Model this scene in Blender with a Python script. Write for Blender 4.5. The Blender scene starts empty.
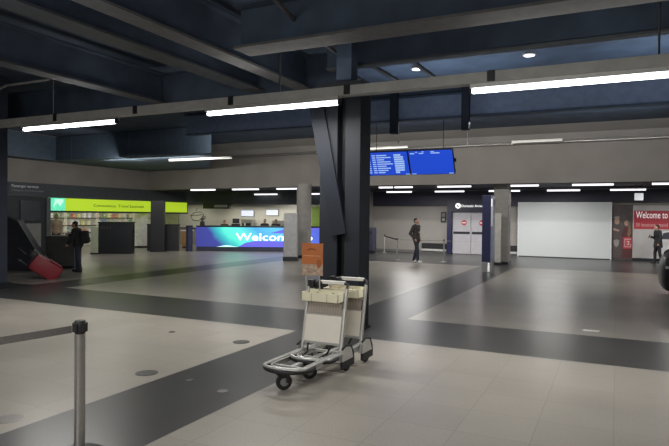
import bpy, bmesh, math, random
from mathutils import Vector, Matrix
random.seed(7)
PI = math.pi
SC = bpy.context.scene
COL = SC.collection

# ------------------------------------------------------------------ materials
MATS = {}
def mat(name, col, rough=0.5, metal=0.0, var=0.12, scale=6.0, emit=None, es=0.0, bump=0.0, alpha=None, spec=0.5, trans=0.0):
    if name in MATS: return MATS[name]
    m = bpy.data.materials.new(name); m.use_nodes = True
    nt = m.node_tree; b = nt.nodes['Principled BSDF']
    b.inputs['Roughness'].default_value = rough
    b.inputs['Metallic'].default_value = metal
    b.inputs['Specular IOR Level'].default_value = spec
    tc = nt.nodes.new('ShaderNodeTexCoord'); n = nt.nodes.new('ShaderNodeTexNoise')
    n.inputs['Scale'].default_value = scale; n.inputs['Detail'].default_value = 4
    nt.links.new(tc.outputs['Object'], n.inputs['Vector'])
    r = nt.nodes.new('ShaderNodeValToRGB')
    r.color_ramp.elements[0].position = 0.3; r.color_ramp.elements[1].position = 0.7
    r.color_ramp.elements[0].color = (*[c*(1-var) for c in col], 1)
    r.color_ramp.elements[1].color = (*[min(1, c*(1+var)) for c in col], 1)
    nt.links.new(n.outputs['Fac'], r.inputs['Fac']); nt.links.new(r.outputs['Color'], b.inputs['Base Color'])
    if bump:
        bp = nt.nodes.new('ShaderNodeBump'); bp.inputs['Strength'].default_value = bump
        nt.links.new(n.outputs['Fac'], bp.inputs['Height']); nt.links.new(bp.outputs['Normal'], b.inputs['Normal'])
    if emit:
        b.inputs['Emission Color'].default_value = (*emit, 1); b.inputs['Emission Strength'].default_value = es
    if trans: b.inputs['Transmission Weight'].default_value = trans
    if alpha is not None: b.inputs['Alpha'].default_value = alpha
    MATS[name] = m
    return m

def floor_material():
    m = bpy.data.materials.new('terrazzo_floor'); m.use_nodes = True
    nt = m.node_tree; b = nt.nodes['Principled BSDF']; L = nt.links.new
    geo = nt.nodes.new('ShaderNodeNewGeometry'); sep = nt.nodes.new('ShaderNodeSeparateXYZ'); L(geo.outputs['Position'], sep.inputs[0])
    def M(op, a, c=None):
        n = nt.nodes.new('ShaderNodeMath'); n.operation = op
        for i, v in enumerate((a, c)):
            if v is None: continue
            if isinstance(v, (int, float)): n.inputs[i].default_value = v
            else: L(v, n.inputs[i])
        return n.outputs[0]
    def rng(s, a, c): return M('MULTIPLY', M('GREATER_THAN', s, a), M('LESS_THAN', s, c))
    x, y = sep.outputs[0], sep.outputs[1]
    A = rng(x, -4.47, -3.27); B = rng(y, 7.83, 9.66); A2 = rng(x, -13.1, -11.9)
    far = M('MULTIPLY', M('GREATER_THAN', y, 21.45), M('GREATER_THAN', x, -11.9))
    D = M('MAXIMUM', M('MAXIMUM', A, B), M('MAXIMUM', A2, far))
    br = nt.nodes.new('ShaderNodeTexBrick'); L(geo.outputs['Position'], br.inputs['Vector'])
    br.inputs['Scale'].default_value = 1.0; br.inputs['Brick Width'].default_value = 0.6; br.inputs['Row Height'].default_value = 0.6
    br.offset = 0.0
    br.inputs['Mortar Size'].default_value = 0.004; br.inputs['Mortar Smooth'].default_value = 0.4
    br.inputs['Color1'].default_value = (0.9, 0.9, 0.9, 1); br.inputs['Color2'].default_value = (1.0, 1.0, 1.0, 1); br.inputs['Mortar'].default_value = (0.7, 0.7, 0.7, 1)
    n1 = nt.nodes.new('ShaderNodeTexNoise'); n1.inputs['Scale'].default_value = 60; L(geo.outputs['Position'], n1.inputs['Vector'])
    n2 = nt.nodes.new('ShaderNodeTexNoise'); n2.inputs['Scale'].default_value = 0.7; n2.inputs['Detail'].default_value = 5; L(geo.outputs['Position'], n2.inputs['Vector'])
    mx = nt.nodes.new('ShaderNodeMix'); mx.data_type = 'RGBA'; L(D, mx.inputs[0])
    mx.inputs[6].default_value = (0.335, 0.310, 0.272, 1); mx.inputs[7].default_value = (0.050, 0.050, 0.049, 1)
    m2 = nt.nodes.new('ShaderNodeMix'); m2.data_type = 'RGBA'; m2.blend_type = 'MULTIPLY'; m2.inputs[0].default_value = 1
    L(mx.outputs[2], m2.inputs[6]); L(br.outputs['Color'], m2.inputs[7])
    r = nt.nodes.new('ShaderNodeMapRange'); L(n1.outputs['Fac'], r.inputs[0]); r.inputs[1].default_value = .3; r.inputs[2].default_value = .7; r.inputs[3].default_value = .88; r.inputs[4].default_value = 1.1
    r2 = nt.nodes.new('ShaderNodeMapRange'); L(n2.outputs['Fac'], r2.inputs[0]); r2.inputs[1].default_value = .3; r2.inputs[2].default_value = .7; r2.inputs[3].default_value = .9; r2.inputs[4].default_value = 1.08
    m3 = nt.nodes.new('ShaderNodeVectorMath'); m3.operation = 'SCALE'; L(m2.outputs[2], m3.inputs[0]); L(M('MULTIPLY', r.outputs[0], r2.outputs[0]), m3.inputs['Scale'])
    L(m3.outputs[0], b.inputs['Base Color'])
    r3 = nt.nodes.new('ShaderNodeMapRange'); L(n2.outputs['Fac'], r3.inputs[0]); r3.inputs[1].default_value = .3; r3.inputs[2].default_value = .7; r3.inputs[3].default_value = .26; r3.inputs[4].default_value = .31
    b.inputs['Roughness'].default_value = 0.30
    b.inputs['Specular IOR Level'].default_value = 0.35
    return m

def led_material():
    m = bpy.data.materials.new('led_screen'); m.use_nodes = True
    nt = m.node_tree; b = nt.nodes['Principled BSDF']; L = nt.links.new
    tc = nt.nodes.new('ShaderNodeTexCoord'); sep = nt.nodes.new('ShaderNodeSeparateXYZ'); L(tc.outputs['Object'], sep.inputs[0])
    ns = nt.nodes.new('ShaderNodeTexNoise'); ns.inputs['Scale'].default_value = 0.8; L(tc.outputs['Object'], ns.inputs['Vector'])
    a = nt.nodes.new('ShaderNodeMath'); a.operation = 'MULTIPLY_ADD'; L(sep.outputs[2], a.inputs[0]); a.inputs[1].default_value = 0.75; L(sep.outputs[0], a.inputs[2])
    a2 = nt.nodes.new('ShaderNodeMath'); a2.operation = 'MULTIPLY_ADD'; L(ns.outputs['Fac'], a2.inputs[0]); a2.inputs[1].default_value = -0.9; L(a.outputs[0], a2.inputs[2])
    mr = nt.nodes.new('ShaderNodeMapRange'); L(a2.outputs[0], mr.inputs[0]); mr.inputs[1].default_value = 0; mr.inputs[2].default_value = 6.4
    r = nt.nodes.new('ShaderNodeValToRGB'); L(mr.outputs[0], r.inputs['Fac'])
    e = r.color_ramp.elements
    e[0].position = 0.0; e[0].color = (0.035, 0.04, 0.22, 1)
    e[1].position = 1.0; e[1].color = (0.07, 0.09, 0.5, 1)
    for p, c in ((.14, (0.035, 0.045, 0.26, 1)), (.215, (0.03, 0.4, 0.45, 1)), (.3, (0.1, 0.85, 0.6, 1)), (.38, (0.1, 0.7, 0.66, 1)), (.52, (0.06, 0.35, 0.65, 1)), (.66, (0.1, 0.5, 0.75, 1)), (.8, (0.08, 0.2, 0.7, 1))):
        q = e.new(p); q.color = c
    L(r.outputs['Color'], b.inputs['Emission Color']); b.inputs['Emission Strength'].default_value = 1.35
    b.inputs['Base Color'].default_value = (0.02, 0.02, 0.03, 1); b.inputs['Roughness'].default_value = 0.3
    return m

# ------------------------------------------------------------------ geometry helpers
class MB:
    """collects shapes; build() links them as one mesh object"""
    def __init__(s): s.bm = bmesh.new()
    def box(s, x0, x1, y0, y1, z0, z1, bev=0.0, mtx=None):
        t = bmesh.new(); bmesh.ops.create_cube(t, size=1)
        for v in t.verts: v.co = Vector(((x0+x1)/2+v.co.x*(x1-x0), (y0+y1)/2+v.co.y*(y1-y0), (z0+z1)/2+v.co.z*(z1-z0)))
        if bev: bmesh.ops.bevel(t, geom=t.edges[:], offset=bev, segments=2, affect='EDGES', profile=0.6)
        if mtx: bmesh.ops.transform(t, matrix=mtx, verts=t.verts)
        s._add(t); return s
    def _add(s, t):
        me = bpy.data.meshes.new('tmp'); t.to_mesh(me); t.free(); s.bm.from_mesh(me); bpy.data.meshes.remove(me)
    def beam(s, p, q, w, h, bev=0.0, up=(0, 0, 1)):
        p, q = Vector(p), Vector(q); d = q-p; L = d.length; z = d.normalized(); u = Vector(up)
        if abs(z.dot(u)) > .97: u = Vector((0, 1, 0))
        x = u.cross(z).normalized(); y = z.cross(x)
        m = Matrix((x, y, z)).transposed().to_4x4(); m.translation = p
        return s.box(-w/2, w/2, -h/2, h/2, 0, L, bev, m)
    def tube(s, pts, rad, seg=12, cap=True, closed=False):
        pts = [Vector(p) for p in pts]; n = len(pts)
        rad = rad if isinstance(rad, (list, tuple)) else [rad]*n
        rings = []; prev = None
        for i, p in enumerate(pts):
            if closed: d = (pts[(i+1) % n]-pts[i-1]).normalized()
            elif i == 0: d = (pts[1]-p).normalized()
            elif i == n-1: d = (p-pts[i-1]).normalized()
            else: d = ((pts[i+1]-p).normalized()+(p-pts[i-1]).normalized()).normalized()
            if prev is None:
                u = Vector((0, 0, 1)) if abs(d.z) < .9 else Vector((1, 0, 0))
                a = d.cross(u).normalized()
            else: a = (prev-d*prev.dot(d)).normalized()
            prev = a; b = d.cross(a)
            rings.append([s.bm.verts.new(p+(a*math.cos(2*PI*k/seg)+b*math.sin(2*PI*k/seg))*rad[i]) for k in range(seg)])
        for i in range(n if closed else n-1):
            r0, r1 = rings[i], rings[(i+1) % n]
            for k in range(seg): s.bm.faces.new((r0[k], r0[(k+1) % seg], r1[(k+1) % seg], r1[k]))
        if cap and not closed:
            s.bm.faces.new(rings[0][::-1]); s.bm.faces.new(rings[-1])
        return s
    def lathe(s, prof, c=(0, 0, 0), seg=32, axis='Z'):
        c = Vector(c); rings = []
        for r, z in prof:
            ring = []
            for k in range(seg):
                a = 2*PI*k/seg; v = Vector((r*math.cos(a), r*math.sin(a), z))
                if axis == 'X': v = Vector((v.z, v.x, v.y))
                if axis == 'Y': v = Vector((v.x, v.z, v.y))
                ring.append(s.bm.verts.new(c+v))
            rings.append(ring)
        for i in range(len(rings)-1):
            for k in range(seg): s.bm.faces.new((rings[i][k], rings[i][(k+1) % seg], rings[i+1][(k+1) % seg], rings[i+1][k]))
        s.bm.faces.new(rings[0][::-1]); s.bm.faces.new(rings[-1])
        return s
    def ball(s, c, r, seg=16):
        t = bmesh.new(); bmesh.ops.create_uvsphere(t, u_segments=seg, v_segments=max(6, seg//2+2), radius=1)
        r = r if isinstance(r, (tuple, list)) else (r, r, r)
        for v in t.verts: v.co = Vector((c[0]+v.co.x*r[0], c[1]+v.co.y*r[1], c[2]+v.co.z*r[2]))
        s._add(t); return s
    def prism(s, poly, d0, d1, plane='XZ'):
        def P(a, b, d):
            return Vector((a, d, b)) if plane == 'XZ' else (Vector((a, b, d)) if plane == 'XY' else Vector((d, a, b)))
        lo = [s.bm.verts.new(P(a, b, d0)) for a, b in poly]; hi = [s.bm.verts.new(P(a, b, d1)) for a, b in poly]
        s.bm.faces.new(lo[::-1]); s.bm.faces.new(hi)
        n = len(poly)
        for i in range(n): s.bm.faces.new((lo[i], lo[(i+1) % n], hi[(i+1) % n], hi[i]))
        return s
    def build(s, name, m, parent=None, smooth=False, bevel=0, loc=None, rotz=None):
        bmesh.ops.recalc_face_normals(s.bm, faces=s.bm.faces[:])
        me = bpy.data.meshes.new(name); s.bm.to_mesh(me); s.bm.free()
        if smooth:
            for p in me.polygons: p.use_smooth = True
        me.materials.append(m)
        o = bpy.data.objects.new(name, me); COL.objects.link(o)
        if smooth:
            try:
                me.set_sharp_from_angle(angle=math.radians(40))
            except Exception: pass
        if parent: o.parent = parent
        if loc: o.location = loc
        if rotz is not None: o.rotation_euler = (0, 0, rotz)
        if bevel:
            b = o.modifiers.new('bevel', 'BEVEL'); b.width = bevel; b.segments = 2; b.limit_method = 'ANGLE'
        return o

def tag(o, label=None, cat=None, group=None, kind=None):
    if label: o['label'] = label
    if cat: o['category'] = cat
    if group: o['group'] = group
    if kind: o['kind'] = kind
    return o
def thing(name, label, cat, loc=(0, 0, 0), rotz=0, group=None):
    o = bpy.data.objects.new(name, None); COL.objects.link(o); o.empty_display_size = .1
    o.location = loc; o.rotation_euler = (0, 0, rotz)
    return tag(o, label, cat, group)
def struct(o): o['kind'] = 'structure'; return o
def kids(o): return [c for c in bpy.data.objects if c.parent == o]
def dup(root, loc=None, rotz=None, label=None):
    def cp(o, par):
        c = o.copy(); COL.objects.link(c); c.parent = par
        for k in kids(o): cp(k, c)
        return c
    r = cp(root, None)
    if loc is not None: r.location = loc
    if rotz is not None: r.rotation_euler = (0, 0, rotz)
    if label: r['label'] = label
    return r
def text(name, body, size, m, parent=None, loc=(0, 0, 0), rot=(PI/2, 0, 0), depth=0.004, align='LEFT', sx=1.0, width=None):
    cu = bpy.data.curves.new('t', 'FONT'); cu.body = body; cu.size = size; cu.extrude = depth; cu.align_x = align; cu.offset = 0
    cu.resolution_u = 3
    t = bpy.data.objects.new('t', cu); COL.objects.link(t); bpy.context.view_layer.update()
    me = bpy.data.meshes.new_from_object(t.evaluated_get(bpy.context.evaluated_depsgraph_get()))
    bpy.data.objects.remove(t); bpy.data.curves.remove(cu)
    xs = [v.co.x for v in me.vertices]
    if width: sx = width/(max(xs)-min(xs))
    for v in me.vertices: v.co.x *= sx
    me.materials.clear(); me.materials.append(m); me.name = name
    o = bpy.data.objects.new(name, me); COL.objects.link(o); o.location = loc; o.rotation_euler = rot
    if parent: o.parent = parent
    return o
def bake(o, mods):
    bpy.context.view_layer.update()
    me = bpy.data.meshes.new_from_object(o.evaluated_get(bpy.context.evaluated_depsgraph_get()))
    o.modifiers.clear(); o.data = me
    return o

# ------------------------------------------------------------------ palette (linear)
floor_m = floor_material()
ceil_m = mat('ceiling_dark', (0.05, 0.072, 0.11), .8, bump=.05, var=.25, scale=2)
beam_m = mat('beam_paint', (0.05, 0.054, 0.06), .7, var=.15)
beam2_m = mat('beam_paint_pale', (0.10, 0.10, 0.10), .7, var=.15)
fascia_m = mat('fascia_plaster', (0.225, 0.21, 0.195), .65, var=.10, scale=.8)
fascia2_m = mat('fascia_upper', (0.26, 0.25, 0.24), .6, var=.12, scale=.6)
lowceil_m = mat('low_ceiling', (0.035, 0.038, 0.055), .7)
header_m = mat('navy_header', (0.028, 0.03, 0.055), .5)
headerl_m = mat('slate_header', (0.055, 0.066, 0.075), .6)
wall_m = mat('wall_taupe', (0.31, 0.295, 0.27), .6, var=.06, scale=1.5)
cafe_wall_m = mat('wall_cream', (0.55, 0.54, 0.47), .6, var=.05)
colm = mat('column_concrete', (0.26, 0.25, 0.235), .55, var=.08)
colbox_m = mat('column_cover', (0.36, 0.36, 0.36), .45, var=.06)
blue_steel = mat('blue_steel', (0.010, 0.013, 0.020), .6, var=.15, scale=3, spec=.25)
blue_steel2 = mat('blue_steel_face', (0.014, 0.017, 0.023), .6, var=.12, scale=3, spec=.25)
dark_m = mat('dark_laminate', (0.012, 0.014, 0.018), .4)
black_m = mat('black_rubber', (0.012, 0.012, 0.014), .55)
tube_m = mat('tube_glow', (1, 1, 1), .5, emit=(0.93, 0.96, 1.0), es=9, var=0)
strip_m = mat('strip_glow', (1, 1, 1), .5, emit=(0.95, 0.93, 1.0), es=1.6, var=0)
chrome_m = mat('brushed_steel', (0.42, 0.41, 0.40), .32, metal=.85, var=.08, scale=30)
alu_m = mat('aluminium', (0.52, 0.52, 0.50), .42, metal=.55, var=.06, scale=20)
cream_m = mat('cream_plastic', (0.92, 0.88, 0.66), .5, var=.04)
whitep_m = mat('white_plastic', (0.85, 0.85, 0.82), .4, var=.03)
navy_m = mat('navy_panel', (0.010, 0.012, 0.058), .4, var=.06)
white_m = mat('white_board', (0.62, 0.66, 0.66), .35, var=.02, scale=1)
door_m = mat('door_panel', (0.48, 0.47, 0.50), .35, var=.05)
red_m = mat('red_print', (0.50, 0.035, 0.055), .45, var=.05)
letter_m = mat('white_letter', (0.9, 0.9, 0.9), .5, emit=(1, 1, 1), es=.35, var=0)
letter_glow = mat('letter_glow', (1, 1, 1), .5, emit=(0.95, 0.97, 1), es=1.8, var=0)
lime_m = mat('lime_sign', (0.45, 0.7, 0.03), .5, emit=(0.56, 0.80, 0.03), es=.55, var=.08, scale=1)
skin_m = mat('skin', (0.48, 0.28, 0.2), .55, var=.05)
hair_m = mat('hair_dark', (0.02, 0.015, 0.012), .6)
eye_m = mat('eye', (0.05, 0.04, 0.04), .3)
cloth_black = mat('cloth_black', (0.018, 0.018, 0.022), .85, bump=.1, scale=40)
cloth_char = mat('cloth_charcoal', (0.045, 0.04, 0.042), .85, bump=.1, scale=40)
denim = mat('denim_dark', (0.028, 0.033, 0.05), .85, bump=.1, scale=60)
shirt_m = mat('shirt_white', (0.7, 0.7, 0.68), .8)
shoe_white = mat('shoe_white', (0.75, 0.75, 0.72), .5)
shoe_black = mat('shoe_black', (0.02, 0.02, 0.02), .5)

# ------------------------------------------------------------------ SETTING
fl = MB().box(-45, 12, -16, 36, -.2, 0).build('floor', floor_m); struct(fl)
# hall ceiling: open dark deck at 5 m
struct(MB().box(-45, 12, -16, 21.2, 5.0, 5.15).build('ceiling', ceil_m))
m = MB(); m.prism([(-45, 23.15), (-22, 23.15), (-12.4, 22.13), (12, 22.13), (12, 36), (-45, 36)], 3.12, 3.25, 'XY'); struct(m.build('ceiling', lowceil_m))
struct(MB().box(-45, -22.2, 6, 23.15, 3.12, 3.25).build('ceiling', lowceil_m))
# fascia across the hall, in profile: drop panel, crease, sloping upper panel
def fascia(path, name):
    prof = [(0, 3.05), (0.0, 4.45), (-.05, 4.5), (-.25, 4.78), (-.95, 5.02)]
    mbA, mbB = MB(), MB()
    pts = [Vector((x, y, 0)) for x, y in path]; nrm = []
    for i in range(len(pts)):
        ds = []
        if i > 0: ds.append((pts[i]-pts[i-1]).normalized())
        if i < len(pts)-1: ds.append((pts[i+1]-pts[i]).normalized())
        d = sum(ds, Vector()).normalized(); n = Vector((-d.y, d.x, 0))
        n = n/ max(.5, n.dot(Vector((-ds[0].y, ds[0].x, 0)))); nrm.append(n)
    def strip(mb, pr, th):
        for j in range(len(pr)-1):
            for i in range(len(pts)-1):
                q = []
                for (o, z) in (pr[j], pr[j+1]):
                    q.append([pts[i]+nrm[i]*o+Vector((0, 0, z)), pts[i+1]+nrm[i+1]*o+Vector((0, 0, z))])
                a, b_, c, d = q[0][0], q[0][1], q[1][1], q[1][0]
                vs = [mb.bm.verts.new(v) for v in (a, b_, c, d)]; mb.bm.faces.new(vs)
                n0, n1 = nrm[i]*th, nrm[i+1]*th
                ws = [mb.bm.verts.new(v) for v in (a+n0, b_+n1, c+n1, d+n0)]; mb.bm.faces.new(ws[::-1])
                for k in range(4): mb.bm.faces.new((vs[k], ws[k], ws[(k+1) % 4], vs[(k+1) % 4]))
    strip(mbA, prof[:2], .14); strip(mbB, prof[2:], .14)
    struct(mbA.build(name, fascia_m)); struct(mbB.build(name, fascia2_m))
fascia([(-22.05, 4.0), (-22.05, 23.0), (-12.4, 22.0), (11.5, 22.0)], 'trim_1')
# crease pipe along the fascia
m = MB(); m.tube([(-12.4, 21.9, 4.49), (11.4, 21.9, 4.49)], .045); m.tube([(-21.9, 22.85, 4.49), (-12.4, 21.9, 4.49)], .045)
m.build('service_pipe', chrome_m, smooth=True); tag(bpy.data.objects['service_pipe'], 'long thin grey pipe running along the crease of the bulkhead', 'pipe')
# back wall, navy header band, left walls
struct(MB().box(-24.5, 12, 28.0, 28.2, 0, 3.12).build('wall_back', wall_m))
struct(MB().box(-11.5, 12, 27.9, 28.0, 2.5, 3.12).build('trim_2', header_m))
struct(MB().box(-11.5, -4.1, 27.9, 28.0, 2.32, 2.5).build('trim_3', header_m))
struct(MB().box(-11.60, -11.40, 25.4, 28.0, 0, 3.12).build('wall_partition', wall_m))
struct(MB().box(-11.42, -11.34, 25.3, 25.4, 0, 2.35).build('trim_4', whitep_m))
struct(MB().box(-24.3, -11.6, 27.85, 27.98, 0, 2.42).build('trim_5', cafe_wall_m))
struct(MB().box(-24.3, -11.6, 26.4, 26.6, 2.36, 3.12).build('trim_6', headerl_m))
# slate sign band over the shop, running along the left of the hall
struct(MB().box(-22.35, -22.05, 4, 25.9, 2.47, 3.05).build('trim_7', headerl_m))
struct(MB().box(-30.2, -30.0, 6, 30, 0, 3.12).build('wall_left', mat('shop_back', (.5, .5, .45), .6)))
struct(MB().box(-30, -24.4, 27.9, 28.1, 0, 3.12).build('wall_shop_end', mat('shop_end', (.5, .55, .3), .6)))
struct(MB().box(-45, 12, -16.2, -16, 0, 5).build('wall_rear', wall_m))
struct(MB().box(11.8, 12, -16, 28, 0, 5).build('wall_right', wall_m))
# left front wall of the hall beyond dark pillar (closed office front)
struct(MB().box(-22.35, -22.1, 4, 16.7, 0, 2.47).build('wall_office', headerl_m))
struct(MB().box(-11.4, -4.1, 27.93, 28.0, 0, .12).build('baseboard_back', mat('kick_grey', (.16, .155, .15), .5)))
struct(MB().box(-3.9, 12, 27.8, 28.0, 2.5, 2.52).build('trim_8', dark_m))

# floor covers
g = mat('floor_cover', (0.075, 0.075, 0.07), .45, metal=.3); g2 = mat('floor_cover_pale', (0.22, 0.21, 0.2), .35, metal=.5)
def cover(name, x, y, r, mt, label):
    t = thing(name, label, 'floor cover', (x, y, 0))
    MB().lathe([(r, .0005), (r, .003), (r*.9, .004)], seg=32).build('rim', mt, t)
    MB().lathe([(r*.88, .004), (r*.88, .0055), (r*.2, .006)], seg=32).build('lid', mt, t)
cover('floor_outlet_cover', -4.75, 4.93, .125, g, 'larger round dark floor cover right of the belt post, beside dark strip')
cover('floor_outlet_cover', -4.75, 6.76, .12, g, 'round dark floor cover nearest the blue column, on pale tiles')
cover('floor_outlet_cover', -4.74, 3.27, .12, g2, 'pale round floor cover left of the belt post at photo edge')
cover('floor_stud', -4.14, 4.94, .045, g, 'small dark stud on the dark floor strip')
cover('floor_stud', -3.59, 4.79, .055, g2, 'small pale stud on the dark floor strip before the trolleys')
cover('floor_stud', -6.08, 6.83, .05, g, 'small dark stud on the pale tiles far behind belt post')
pp = MB(); pp.prism([(-.14, -.05), (.1, -.07), (.14, .04), (-.1, .06)], .001, .004, 'XY')
tag(pp.build('paper_scrap', whitep_m, loc=(-.35, 10.1, 0), rotz=.1), 'small white paper scrap lying on pale floor at right', 'paper')

# ------------------------------------------------------------------ ceiling beams
def ibeam(p, q, w, h, label, m1=beam_m, webm=None):
    t = thing('ceiling_beam', label, 'beam', p, group='beams under the dark ceiling')
    d = Vector(q)-Vector(p); o = Vector((0, 0, 0))
    up = Vector((0, 0, 1))
    MB().beam(o+up*h/2, d+up*h/2, .06, h-.02).build('web', webm or ceil_m, t)
    f = MB(); f.beam(o, d, w, .035); f.build('bottom_flange', m1, t)
    f = MB(); f.beam(o+up*h, d+up*h, w, .035); f.build('top_flange', ceil_m, t)
ibeam((-5.38, -4, 4.2), (-5.38, 9.6, 4.2), .30, .6, 'ceiling beam running away nearest the middle, at upper left', beam2_m)
ibeam((-6.43, -4, 4.25), (-6.43, 9.6, 4.25), .38, .6, 'ceiling beam running away, second from the middle at upper left')
ibeam((-8.92, -4, 4.2), (-8.92, 9.6, 4.2), .34, .6, 'ceiling beam running away at far upper left')
ibeam((-4.95, 7.0, 4.18), (9, 7.0, 4.18), .44, .6, 'broad pale ceiling beam crossing at upper right', beam2_m)
ibeam((-4.5, 8.9, 4.3), (9, 8.9, 4.3), .16, .5, 'narrow ceiling beam crossing behind the broad pale one')
ibeam((-16, 9.8, 4.15), (-4.7, 9.8, 4.15), .2, .7, 'long dark ceiling beam crossing above the tube lights', ceil_m)
for i, x in enumerate((-3.05, -3.75, -4.35)):
    p = MB(); p.beam((x, 8.9, 4.34), (x, 10.9, 4.36), .07, .05)
    tag(p.build('ceiling_rib', beam_m), ['short ceiling rib nearest the left round ceiling lamp', 'short ceiling rib, middle of the three above the blue column', 'short ceiling rib farthest left above the blue column'][i], 'beam', 'short ribs in the ceiling')
p = MB().tube([(-3.3, 3.0, 4.6), (-4.1, 7.2, 4.5), (-4.3, 9.6, 4.5)], .03)
tag(p.build('ceiling_conduit', beam2_m, smooth=True), 'thin grey conduit slanting under the ceiling at top middle', 'conduit')
p = MB().tube([(-11.3, 7.5, 3.68), (-11.3, 7.5, 4.25), (-11.25, 7.7, 4.4), (-10.4, 8.0, 4.5), (-10.3, 8.2, 5)], .03)
tag(p.build('drop_conduit', beam2_m, smooth=True), 'bent thin conduit dropping from ceiling to light rail at left', 'conduit')
# dark duct above the shop
d = thing('duct_casing', 'long dark duct casing hanging high over the left side of the hall', 'duct', (-13.1, 16.7, 4.0))
m = MB(); m.prism([(-8.9, -6), (-8.1, -6), (-8.1, 0), (0, 0), (-4.4, 5.5), (-8.9, 6.0)], 0, .98, 'XY'); m.build('casing', mat('duct_dark', (0.06, 0.09, 0.13), .7), d)
for k in range(5): MB().box(-1.6*k-.8, -1.6*k-.76, -.01, 0, 0, .98).build('seam', mat('duct_seam', (0.07, 0.10, 0.14), .6), d)
# second dark beam behind column, crossing just under ceiling
ibeam((-12.5, 14.7, 4.35), (9, 14.7, 4.35), .25, .6, 'dark ceiling beam crossing far behind the blue column', ceil_m, mat('beam_blue', (.16, .2, .29), .7))
for i, x in enumerate((-5.2, -3.35)):
    p = MB().box(x-.09, x+.09, 14.0, 14.18, 3.92, 5.0)
    tag(p.build('hanger_post', blue_steel), ['dark hanger post between column and rod under ceiling', 'dark hanger post left of the right tube light'][i], 'hanger')

# ------------------------------------------------------------------ tube light row
LAMP = []
def area(x, y, z, sx, sy, power, col=(1, .97, .92), rot=(0, 0, 0)):
    l = bpy.data.lights.new('area', 'AREA'); l.shape = 'RECTANGLE'; l.size = sx; l.size_y = sy; l.energy = power; l.color = col
    o = bpy.data.objects.new('lamp', l); COL.objects.link(o); o.location = (x, y, z); o.rotation_euler = rot
    return o
r = thing('light_rail', 'long grey cable rail carrying the big tube lights across the hall', 'light rail', (0, 7.5, 3.5))
MB().box(-16, 9, -.08, .08, .006, .14).build('channel', mat('rail_grey', (.42, .42, .40), .5, metal=.2), r)
for k in range(13): MB().box(-15.5+2*k, -15.4+2*k, -.085, .085, .012, .15).build('clip', dark_m, r)
for k in range(5):
    x = -14.6+5.0*k
    MB().tube([(x, 0, .08), (x, 0, 1.5)], .012).build('hanger_rod', beam_m, r)
TX = [(-10.42, -7.98, 'left tube light, shortest looking, on the cable rail'), (-5.95, -3.62, 'middle bright tube light, touching the top of the blue column'), (-1.70, .72, 'right tube light, the brightest, on the cable rail')]
for x0, x1, lab in TX:
    t = thing('tube_light', 'long glowing fluorescent '+lab, 'tube light', ((x0+x1)/2, 7.5, 3.45), group='big tube lights on the rail')
    w = (x1-x0)/2
    MB().box(-w-.02, w+.02, -.06, .06, .0, .055).build('housing', alu_m, t)
    m = MB(); m.lathe([(.028, -w), (.033, -w+.02), (.033, w-.02), (.028, w)], (0, 0, -.03), 16, 'X'); m.build('lamp_tube', tube_m, t, smooth=True)
    for xx in (-w-.03, w): MB().box(xx, xx+.03, -.035, .035, -.06, .03).build('end_cap', dark_m, t)
    area((x0+x1)/2, 7.5, 3.36, x1-x0, .08, 105)
    area((x0+x1)/2, 7.7, 3.62, x1-x0, .05, 9, rot=(PI, 0, 0))
# rows of tubes behind and beside the camera (not in view), plus added fill lamps
area(-2.5, -4, 2.9, 5, .6, 200, (1, .97, .92), rot=(math.radians(70), 0, 0))  # front wash added behind the camera to brighten the trolley panel, no fixture
for (x, y, pw) in ((-6, 1.2, 70), (-1, 1.2, 70), (4, 1.2, 40), (-6, -5, 110), (1, -5, 110), (4.0, 7.5, 60), (-3, 14.2, 16), (3.5, 14.2, 20), (-9, 14.2, 30), (-14.5, 4.5, 14), (-17, 15.5, 35)):  # last lamp is added fill for the floor before the shop
    area(x, y, 3.6 if y < 10 else 4.1, 2.4, .1, pw)

# low-ceiling strip lights
def strip_light(x0, x1, y, z, label, grp='strip lights under the low ceiling'):
    t = thing('strip_light', label, 'strip light', ((x0+x1)/2, y, z), group=grp); w = (x1-x0)/2
    MB().box(-w, w, -.06, .06, .03, .07).build('housing', alu_m, t)
    MB().box(-w, w, -.055, .055, -.03, .028, bev=.01).build('diffuser', strip_m, t)
    MB().tube([(-w*.7, 0, .06), (-w*.7, 0, 3.12-z)], .008, 6).build('hanger', dark_m, t)
    MB().tube([(w*.7, 0, .06), (w*.7, 0, 3.12-z)], .008, 6).build('hanger', dark_m, t)
front = [(-18.9, -17.45, 'front strip light over left end of the blue screen counter'), (-16.4, -14.95, 'front strip light over the welcome letters of the counter'),
         (-13.95, -12.85, 'front strip light just left of the round pillar'), (-8.95, -8.36, 'short strip light nearest right of the blue column'),
         (-8.26, -7.50, 'short strip light under the flight screens'), (-6.45, -5.12, 'front strip light before the sliding doors'),
         (-3.62, -2.62, 'front strip light right of the square pillar'), (-1.47, -.12, 'front strip light over middle of the white hoarding'),
         (1.06, 2.4, 'front strip light over the red welcome board')]
for x0, x1, l in front: strip_light(x0, x1, 22.55, 2.99, 'glowing '+l)
rear = [(-17.6, -16.2, 'rear strip light above the cafe staff'), (-14.2, -13.4, 'rear strip light between round pillar and blue column'),
        (-10.0, -8.75, 'rear strip light above the standing man'), (-7.61, -6.26, 'rear strip light above the sliding doors'),
        (-5.15, -3.82, 'rear strip light seen behind the square pillar'), (-2.7, -1.4, 'rear strip light over left half of the white hoarding'), (-.27, 1.02, 'rear strip light above the dark poster')]
for x0, x1, l in rear: strip_light(x0, x1, 26.2, 2.96 if x0 > -13 else 2.9, 'glowing '+l)
ct = thing('cable_tray', 'thin grey cable tray behind the rear strip lights', 'cable tray', (-1.1, 26.34, 2.99))
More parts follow.
